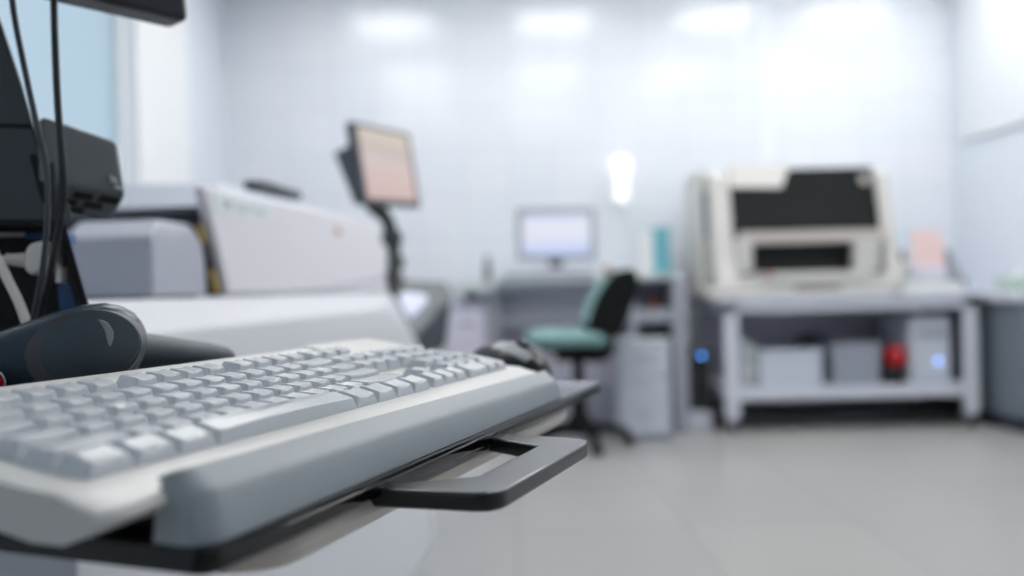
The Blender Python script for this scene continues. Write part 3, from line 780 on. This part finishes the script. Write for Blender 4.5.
MB().box(X(646, 5.2), X(654.5, 5.2), 5.21, 5.44, zt_ + .002, Z(650, 231, 5.2), .003).build('papers', 'paper', t)
t = desk_thing('paper_tray', 'low white tray of papers on the bench under the teal file box', 'tray', 630, 5.05)
MB().box(X(612, 5.0), X(652, 5.0), 5.0, 5.17, zt_, zt_ + .022, .004).build('base', 'bench_white', t)
MB().box(X(614, 5.0), X(650, 5.0), 5.005, 5.165, zt_ + .02, zt_ + .04, .003).build('paper_stack', 'paper', t)
zs = Z(652, 309)
t = thing('reagent_bottle', 'small orange bottle on the open shelf behind the chair back', 'bottle', WORLD, (X(653, 5.1), 5.1, zs))
MB().lathe([(.02, 0), (.022, .005), (.022, .045), (.012, .06)], (X(653, 5.1), 5.1, zs), 16).build('bottle_body', 'orange', t)
MB().lathe([(.012, .06), (.013, .061), (.013, .075), (.01, .077)], (X(653, 5.1), 5.1, zs), 16).build('cap', 'brown_dark', t)
# cabinet under the left end, and a black socket box
t = thing('pedestal_cabinet', 'pinkish white pedestal cabinet standing under the left end of the bench', 'cabinet', WORLD, (X(468), DB + .2, 0))
x0, x1 = X(449), X(484.5)
zp = Z(465, 301)
MB().box(x0, x1, DB, DB + .5, .02, zp, .006).build('carcass', 'lilac', t)
for i in range(3):
    z0_ = .05 + i * (zp - .07) / 3
    dr = MB().box(x0 + .006, x1 - .006, DB - .016, DB, z0_, z0_ + (zp - .07) / 3 - .012, .003).build('drawer', 'lilac', t)
    MB().box((x0 + x1) / 2 - .05, (x0 + x1) / 2 + .05, DB - .03, DB - .014, z0_ + .12, z0_ + .132, .002).build('handle', 'silver', dr)
t = thing('socket_box', 'small black box lying on the pinkish pedestal cabinet', 'box', WORLD, (X(470), DB + .1, zp))
MB().box(X(464), X(476), DB + .02, DB + .18, zp, Z(470, 293.5), .004).build('case', 'black_matt', t)
MB().box(X(466), X(474), DB + .012, DB + .022, zp + .008, zp + .03, .001).build('outlet', 'charcoal', t)

# ================================================================== lab chair
dc = 4.41
cx = X(578, dc); cy = dc + .12
ch = thing('lab_chair', 'swivel chair with a teal seat, black back and black star base by the bench', 'chair', WORLD, (cx, cy, 0))
zs_ = Z(570, 348, dc); zst = Z(570, 330.5, dc)
def pad(cx_, cy_, hx, hy, z0, z1, pw=3.0, n=36):
    rg = []
    for f, z in ((.86, z0), (.97, z0 + (z1 - z0) * .25), (1, z0 + (z1 - z0) * .5), (.96, z0 + (z1 - z0) * .8), (.84, z1 - (z1 - z0) * .03), (.5, z1), (.1, z1 - .002)):
        ring = []
        for k in range(n):
            a = 2 * math.pi * k / n; ca, sa = math.cos(a), math.sin(a)
            ring.append(Vector((cx_ + f * hx * math.copysign(abs(ca) ** (2 / pw), ca), cy_ + f * hy * math.copysign(abs(sa) ** (2 / pw), sa), z)))
        rg.append(ring)
    return rg
sxh = (X(614, dc) - X(524, dc)) / 2; sxc = (X(614, dc) + X(524, dc)) / 2
MB().loft(pad(sxc, cy, sxh, .235, zs_ + .01, zst)).build('seat', 'teal_fabric', ch)
MB().loft(pad(sxc + .02, cy, sxh * .78, .19, zs_ - .02, zs_ + .015)).build('seat_pan', 'chair_black', ch)
# back: outline leans to the right, seen from its side; teal cushion and black shell
bk_out = [(598, 336), (587, 333), (590, 316), (597, 297), (607, 280), (619, 270), (634, 268), (639, 274), (638, 292), (631, 314), (621, 334), (612, 340)]
def widen(pts, d0, dep, bev): return [at(x, y, d0) for x, y in pts], (0, dep, 0)
pts_, v_ = widen(bk_out, dc - .08, .40, .02)
MB().sweep(pts_, v_, .018, 3).build('back_shell', 'chair_black', ch)
cu = [(590, 330), (586, 322), (592, 302), (602, 284), (610, 275), (612, 279), (603, 297), (595, 318), (592, 332)]
pts_, v_ = widen(cu, dc - .05, .34, .02)
MB().sweep(pts_, v_, .01, 3).build('back_cushion', 'teal_fabric', ch)
MB().tube(spline([at(612, 334, dc + .12), at(608, 352, dc + .12), at(598, 358, dc + .12), at(580, 356, dc + .12)]), .026, 12).build('back_post', 'chair_black', ch)
MB().box(cx - .12, cx + .12, cy - .09, cy + .09, zs_ - .075, zs_ - .03, .01).build('mechanism', 'chair_black', ch)
MB().lathe([(.042, .12), (.042, zs_ - .28), (.03, zs_ - .27), (.03, zs_ - .06)], (cx, cy, 0), 18).build('gas_column', 'chair_black', ch)
MB().lathe([(.06, .07), (.07, .09), (.062, .16), (.045, .18)], (cx, cy, 0), 20).build('hub', 'chair_black', ch)
for i in range(5):
    a = R(-75 + 72 * i); ex_, ey_ = math.cos(a), math.sin(a)
    tip = Vector((cx + ex_ * .26, cy + ey_ * .26, .075))
    lg_ = MB().tube([(cx + ex_ * .03, cy + ey_ * .03, .11), (cx + ex_ * .15, cy + ey_ * .15, .098), tip], .032, 10, .022).build('leg', 'chair_black', ch)
    cs = MB()
    for s in (-1, 1):
        o = Vector((-ey_, ex_, 0)) * .016 * s
        c_ = Vector((tip.x, tip.y, .027)) + o
        pts = [c_ - Vector((-ey_, ex_, 0)) * .009, c_ + Vector((-ey_, ex_, 0)) * .009]
        cs.tube(pts, .027, 16)
    cs.tube([(tip.x, tip.y, .03), (tip.x, tip.y, .08)], .009, 8)
    cs.build('caster', 'chair_black', lg_)

# ================================================================== white drawer box beside the chair
t = thing('drawer_unit', 'white drawer unit standing on the floor between the chair and the trolley table', 'drawer unit', WORLD, (X(645, 4.75, 390), 4.85, 0))
x0, x1 = X(619, 4.7, 390), X(671, 4.7, 390); zt2 = Z(645, 341, 4.7)
MB().box(x0, x1, 4.70, 4.92, .012, zt2, .008).build('carcass', 'box_white', t)
MB().box(x0 - .004, x1 + .004, 4.694, 4.925, zt2 - .012, zt2 + .006, .005).build('lid', 'bench_white', t)
for i in range(3):
    z0_ = .03 + i * (zt2 - .06) / 3
    dr = MB().box(x0 + .008, x1 - .008, 4.686, 4.702, z0_, z0_ + (zt2 - .06) / 3 - .01, .004).build('drawer', 'box_white', t)
    MB().box((x0 + x1) / 2 - .04, (x0 + x1) / 2 + .04, 4.674, 4.688, z0_ + .1, z0_ + .112, .002).build('handle', 'machine_grey', dr)
for x in (x0 + .02, x1 - .05):
    for y in (4.715, 4.88): MB().box(x, x + .03, y, y + .03, 0, .014, .002).build('foot', 'black_matt', t)

# ================================================================== computer tower on a white stand
dt = 4.95
t = thing('tower_stand', 'low white stand on the floor under the black computer tower', 'stand', WORLD, (X(695, dt, 420), dt + .2, 0))
zst_ = Z(692, 411, dt)
MB().box(X(689, dt, 420), X(712, dt, 420), dt, dt + .42, zst_ - .02, zst_, .004).build('top', 'table_white', t)
MB().box(X(689, dt, 420), X(712, dt, 420), dt + .01, dt + .03, .0, zst_ - .018, .003).build('panel', 'table_white', t)
MB().box(X(689, dt, 420), X(712, dt, 420), dt + .39, dt + .41, .0, zst_ - .018, .003).build('panel', 'table_white', t)
t = thing('computer_tower', 'black computer tower with a blue light between the bench and the trolley table', 'computer', WORLD, (X(697, dt, 380), dt + .2, zst_))
MB().box(X(690, dt, 380), X(711, dt, 380), dt + .01, dt + .40, zst_, Z(697, 351, dt), .006).build('case', 'black_matt', t)
MB().box(X(691, dt, 380), X(710, dt, 380), dt - .002, dt + .012, zst_ + .01, Z(697, 353, dt), .004).build('front_panel', 'black_satin', t)
p = at(701.5, 355.5, dt - .01)
MB().lathe([(.011, .008), (.011, -.001), (.006, -.003)], p, 16, 1).build('power_light', 'led_blue', t)

# ================================================================== trolley table
dT = 4.82
def XT(px, y=350): return at(px, y, dT).x
def ZT(px, py): return at(px, py, dT).z
xl, xr = XT(722), XT(983); yb = dT + .78
ztop = (ZT(735, 298) + ZT(970, 291)) / 2; zund = ZT(850, 310)
tb = thing('trolley_table', 'white steel trolley table on casters with a lower shelf, carrying the bench-top analyser', 'table', WORLD, ((xl + xr) / 2, dT + .4, 0))
MB().box(xl - .03, xr + .01, dT - .02, yb, ztop - .03, ztop, .005).build('top', 'table_white', tb)
fr2 = MB().box(xl, xr, dT, dT + .035, zund, ztop - .03, .004).box(xl, xr, yb - .05, yb - .015, zund, ztop - .03, .004)
fr2.box(xl, xl + .035, dT, yb - .02, zund, ztop - .03, .004).box(xr - .035, xr, dT, yb - .02, zund, ztop - .03, .004)
fr2.build('frame', 'table_white', tb)
zs0, zs1 = ZT(850, 398.5), ZT(850, 387)
MB().box(xl + .02, xr - .02, dT + .02, yb - .03, zs0 + .01, zs1, .004).box(xl + .03, xr - .03, dT + .005, dT + .03, zs0, zs1, .004).build('shelf', 'table_white', tb)
lw = XT(739) - XT(725)
for x in (XT(725), XT(979) - lw):
    for y in (dT, yb - lw - .02):
        lg_ = MB().box(x, x + lw, y, y + lw * .5, .085, ztop - .03, .006).build('leg', 'table_white', tb)
        xc, yc = x + lw / 2, y + lw * .25
        cs = MB().lathe([(.03, .088), (.032, .078), (.018, .07)], (xc, yc, 0), 16)
        cs.box(xc - .024, xc + .024, yc - .004, yc + .028, .03, .075, .004)
        ca = cs.build('caster_fork', 'machine_grey', lg_)
        MB().lathe([(.026, -.013), (.036, -.009), (.036, .009), (.026, .013)], (xc, yc + .012, .036), 20, 0).build('caster', 'black_satin', lg_)
MB().box(xl + .05, xr - .05, yb - .12, yb - .105, zs1 + .002, zund).build('back_panel', 'bench_shade', tb)

# ------------------------------------------------------------------ analyser on the table
dA = dT + .02
def XA(px, d=dA, y=240): return at(px, y, d).x
def ZA(px, py, d=dA): return at(px, py, d).z
ia = thing('benchtop_analyser', 'white bench-top analyser with a large dark window and tray opening on the trolley table', 'analyser', WORLD, ((xl + xr) / 2 - .1, dT + .35, ztop))
xa0, xa1 = XA(733), XA(893)
def side(px_front, px_top, xw0, xw1):
    pass
zf = ZA(810, 284); zt3 = ZA(800, 166)
yA0, yA1 = dA, dT + .72
# side cheeks: profile in depth and height, leaning back towards the top
def cheek(x0, x1, name, m='inst_white', top=zt3, lean=.16):
    pr_ = [(yA0 + .03, ztop + .001), (yA0 + .0, ztop + .05), (yA0 + .02, ztop + .13), (yA0 + lean * .55, ztop + .32), (yA0 + lean, top - .03), (yA0 + lean + .05, top), (yA1, top), (yA1, ztop + .001)]
    return MB().prism(pr_, 0, x0, x1, .012, 3).build(name, m, ia)
xw0, xw1 = XA(730.5, dA + .16), XA(878, dA + .16)
cheek(XA(711, dA + .16), xw0, 'side_cheek')
cheek(xw1, XA(891, dA + .16), 'side_cheek')
# body between the cheeks
MB().box(xw0 - .004, xw1 + .004, yA0 + .34, yA1 - .01, ztop + .001, zt3 - .02, .004).build('back_housing', 'inst_white', ia)
MB().box(xw0 - .004, xw1 + .004, yA0 + .02, yA1 - .02, ztop + .001, ZA(810, 275), .008).build('deck', 'inst_white', ia)
dw = dA + .09
tl = [at(x, y, dd_) for x, y, dd_ in ((730, 187, dA + .2), (782, 187, dA + .2), (789, 168.5, dA + .24), (872, 166.5, dA + .24), (880, 229, dA + .1), (732, 230.5, dA + .1))]
MB().sweep(tl, (0, .03, 0), .003).build('window', 'inst_glass', ia)
lid = [at(x, y, dd_) for x, y, dd_ in ((730, 165, dA + .24), (790, 164, dA + .24), (782, 187.5, dA + .19), (730, 187.5, dA + .19))]
MB().sweep(lid, (0, .1, 0), .006).build('lid', 'inst_white', ia)
MB().box(xw0 - .01, xw1 + .01, yA0 + .27, yA0 + .40, zt3 - .015, zt3 + .008, .01).build('top_cap', 'inst_white', ia)
latch = MB().sweep([at(x, y, dA + .2) for x, y in ((860, 175), (868, 175), (870, 188), (861, 188))], (0, .03, 0), .003).build('latch', 'inst_beige', ia)
MB().box(xw0 + .03, xw1 + .005, yA0 + .05, yA0 + .10, ZA(805, 242.5), ZA(805, 230), .008).build('crossbar', 'inst_beige', ia)
MB().box(xw0, xw1, yA0 + .16, yA0 + .18, ZA(805, 274), ZA(805, 228)).build('tray_recess', 'black_matt', ia)
for x0_, x1_ in ((738, 755), (858, 884)):
    MB().box(XA(x0_), XA(x1_), yA0 + .045, yA0 + .12, ZA(805, 272), ZA(805, 236 if x0_ < 800 else 241), .01).build('tray_post', 'inst_white', ia)
MB().box(XA(760), XA(872), yA0 + .0, yA0 + .1, ZA(810, 283), ZA(810, 271.5), .006).build('tray_front', 'inst_white', ia)
p = at(769, 275.5, dA - .004)
MB().lathe([(.017, .012), (.017, -.002), (.01, -.006)], p, 18, 1).build('button', 'orange', ia)
MB().box(XA(793), XA(840), yA0 - .012, yA0 + .02, ZA(815, 290), ZA(815, 285.5), .002).build('drawer_slot', 'brown_dark', ia)
MB().box(XA(705), XA(893), yA0 - .01, yA1, ztop + .0005, ztop + .06, .008).build('base', 'inst_white', ia)
# left wing with a dark slot
MB().box(XA(694, dA + .35), XA(716), yA0 + .22, yA1 - .05, ztop + .001, ZA(706, 172, dA + .3), .012).build('side_wing', 'inst_white', ia)
MB().sweep([at(x, y, dA + .205) for x, y in ((703, 193), (709.5, 190), (711, 238), (705, 238))], (0, .03, 0), .002).build('side_slot', 'cab_slate', ia)

# ------------------------------------------------------------------ small things at the table's right end
def tthing(name, label, cat, px, d, z=None, group=None): return thing(name, label, cat, WORLD, (at(px, 280, d).x, d, ztop if z is None else z), group)
dS = dT + .16
t = tthing('label_printer', 'small pale blue and white printer between the bench-top analyser and the pink sheet', 'printer', 896, dS + .1)
pxbox(MB(), 893.5, 908, 249, 287, dS, .2, .006, ztop).build('case', 'inst_white', t)
pxbox(MB(), 893.5, 906, 229, 250, dS + .02, .14, .008).build('cover', 'ice_blue', t)
pxbox(MB(), 894.5, 904.5, 250.5, 261, dS - .006, .02, .002).build('paper_slot', 'brown_dark', t)
t = tthing('document_stand', 'pink sheet standing upright on a lilac holder at the right end of the trolley table', 'document stand', 927, dS)
pxbox(MB(), 911, 947, 266, 290, dS + .0, .12, .006, ztop).build('holder', 'lilac', t)
MB().sweep([at(x, y, dS + .02) for x, y in ((911, 231), (941, 230), (946, 268), (915, 268))], (.0, .01, 0), .001).build('sheet', 'pink', t)
t = tthing('wedge_rest', 'pale grey sloping wedge right of the pink sheet on the trolley table', 'wedge', 955, dS + .04)
MB().sweep([at(x, y, dS + .03) for x, y in ((947.5, 255), (950, 248), (960, 272), (962, 279), (947.5, 279))], (0, .14, 0), .003).build('slope', 'box_grey', t)
MB().box(XA(948, dS), XA(966, dS), dS + .01, dS + .2, ztop, ZA(955, 277, dS), .003).build('foot', 'bottle_grey', t)
t = tthing('sample_tray', 'flat white tray lying along the front edge of the trolley table, right of the analyser', 'tray', 925, dT + .04)
MB().box(XA(903), XA(962), dT + .005, dT + .13, ztop, ZA(930, 283), .005).build('base', 'paper', t)
MB().box(XA(906), XA(959), dT + .015, dT + .12, ZA(930, 283) - .003, ZA(930, 280), .003).build('cover', 'green_pale', t)

# ------------------------------------------------------------------ things on the lower shelf
dL = dT + .08
def sx_(px): return at(px, 370, dL).x
def sz_(px, py): return at(px, py, dL).z
def sthing(name, label, cat, px): return thing(name, label, cat, WORLD, (sx_(px), dL + .1, zs1))
t = sthing('binder', 'pale grey binder standing upright at the left end of the lower shelf', 'binder', 748)
MB().box(sx_(744), sx_(751), dL + .05, dL + .33, zs1, sz_(747, 340), .003).build('cover', 'box_white', t)
MB().box(sx_(745), sx_(750), dL + .044, dL + .06, zs1 + .04, zs1 + .14, .001).build('spine_label', 'paper', t)
t = sthing('binder', 'pale green binder standing beside the white box on the lower shelf', 'binder', 755)
MB().box(sx_(752), sx_(758), dL + .05, dL + .33, zs1, sz_(755, 346), .003).build('cover', 'green_pale', t)
MB().box(sx_(753), sx_(757), dL + .044, dL + .06, zs1 + .04, zs1 + .13, .001).build('spine_label', 'paper', t)
t = sthing('storage_box', 'white lidded box on the lower shelf of the trolley table', 'box', 791)
MB().box(sx_(760), sx_(822), dL, dL + .3, zs1, sz_(790, 354), .006).build('body', 'box_white', t)
MB().box(sx_(759), sx_(823), dL - .006, dL + .306, sz_(790, 356), sz_(790, 350.5), .004).build('lid', 'box_white', t)
t = sthing('equipment_case', 'dark slate case standing behind the white box on the lower shelf', 'case', 822)
xe0, xe1, ze = at(806, 350, dL + .34).x, at(831, 350, dL + .34).x, at(820, 338, dL + .34).z
MB().box(xe0, xe1, dL + .33, dL + .52, zs1, ze, .006).build('shell', 'dark_slate', t)
MB().tube(spline([(xe0 + .03, dL + .42, ze - .002), (xe0 + .04, dL + .42, ze + .025), (xe1 - .04, dL + .42, ze + .025), (xe1 - .03, dL + .42, ze - .002)]), .006, 8).build('handle', 'black_satin', t)
t = sthing('storage_box', 'grey lidded box on the lower shelf, left of the black canister with a red top', 'box', 855)
MB().box(sx_(834), sx_(880), dL, dL + .28, zs1, sz_(855, 348), .006).build('body', 'box_grey', t)
MB().box(sx_(833), sx_(881), dL - .006, dL + .286, sz_(855, 350), sz_(855, 344), .004).build('lid', 'box_grey', t)
t = sthing('canister', 'black canister with a round red top on the lower shelf of the trolley table', 'canister', 898)
cx_, cy_ = sx_(897), dL + .07
hh_ = sz_(898, 366) - zs1
MB().lathe([(.062, 0), (.068, .01), (.068, hh_ - .01), (.055, hh_ + .005), (.04, hh_ + .03)], (cx_, cy_, zs1), 24).build('can_body', 'black_satin', t)
MB().lathe([(.04, hh_ - .002), (.058, hh_ + .012), (.064, hh_ + .05), (.056, hh_ + .09), (.03, hh_ + .115), (.004, hh_ + .12)], (cx_ + .01, cy_ - .025, zs1), 24).build('red_top', 'red_plastic', t)
t = sthing('power_unit', 'white power unit with a glowing blue light at the shelf end', 'power unit', 930)
x0, x1 = sx_(911), sx_(951)
MB().box(x0, x1, dL, dL + .4, zs1, sz_(930, 316), .008).build('case', 'box_white', t)
MB().box(x0 + .03, x1 - .02, dL - .003, dL + .01, sz_(930, 338), sz_(930, 330), .001).build('vent', 'box_grey', t)
p = at(938.5, 361, dL - .004)
MB().lathe([(.012, .01), (.012, -.001), (.007, -.004)], p, 16, 1).build('power_light', 'led_white', t)

# ================================================================== counter at the right edge
dR = 4.55
t = thing('side_counter', 'grey-blue cabinet with a white worktop at the right edge beside the trolley table', 'counter', WORLD, (WR - .4, dR + .4, 0))
xr0 = at(986, 350, dR + .2).x + .06
zr = at(1000, 293, dR).z
MB().box(xr0 - .02, WR - .005, dR - .02, WB - .03, zr - .05, zr, .006).build('worktop', 'table_white', t)
MB().box(xr0 + .02, WR - .02, dR + .02, WB - .05, .08, zr - .05, .004).build('carcass', 'cab_slate', t)
MB().box(xr0 + .05, WR - .03, dR + .07, WB - .08, .0, .08).build('plinth', 'dark_slate', t)
for i, (a, b_) in enumerate(((0, .5), (.5, 1))):
    xa = xr0 + .024 + a * (WR - .03 - xr0 - .024); xb = xr0 + .02 + b_ * (WR - .03 - xr0 - .024)
    dr = MB().box(xa, xb - .004, dR + .002, dR + .022, .1, zr - .06, .004).build('door', 'cab_slate', t)
    MB().box(xb - .04, xb - .028, dR - .02, dR + .004, .4, .5, .003).build('handle', 'silver', dr)
t = thing('tissue_box', 'pale green and white box on the counter at the right edge', 'box', WORLD, (at(1016, 285, dR + .2).x, dR + .25, zr))
bx0 = at(1008, 280, dR + .15).x
MB().box(bx0, bx0 + .2, dR + .15, dR + .28, zr, zr + .085, .006).build('carton', 'green_pale', t)
MB().sweep([(bx0 + .06, dR + .2, zr + .084), (bx0 + .08, dR + .19, zr + .115), (bx0 + .11, dR + .2, zr + .125), (bx0 + .13, dR + .2, zr + .084)], (0, .03, 0), .002).build('tissue', 'paper', t)

# ================================================================== colour management
sc_ = bpy.context.scene
sc_.view_settings.view_transform = 'Standard'; sc_.view_settings.look = 'None'
sc_.view_settings.gamma = 1; sc_.view_settings.use_curve_mapping = False
sc_.view_settings.exposure = 0.66
sc_.cycles.use_denoising = True
sc_.cycles.max_bounces = 8; sc_.cycles.diffuse_bounces = 5
sc_.cycles.sample_clamp_indirect = 6
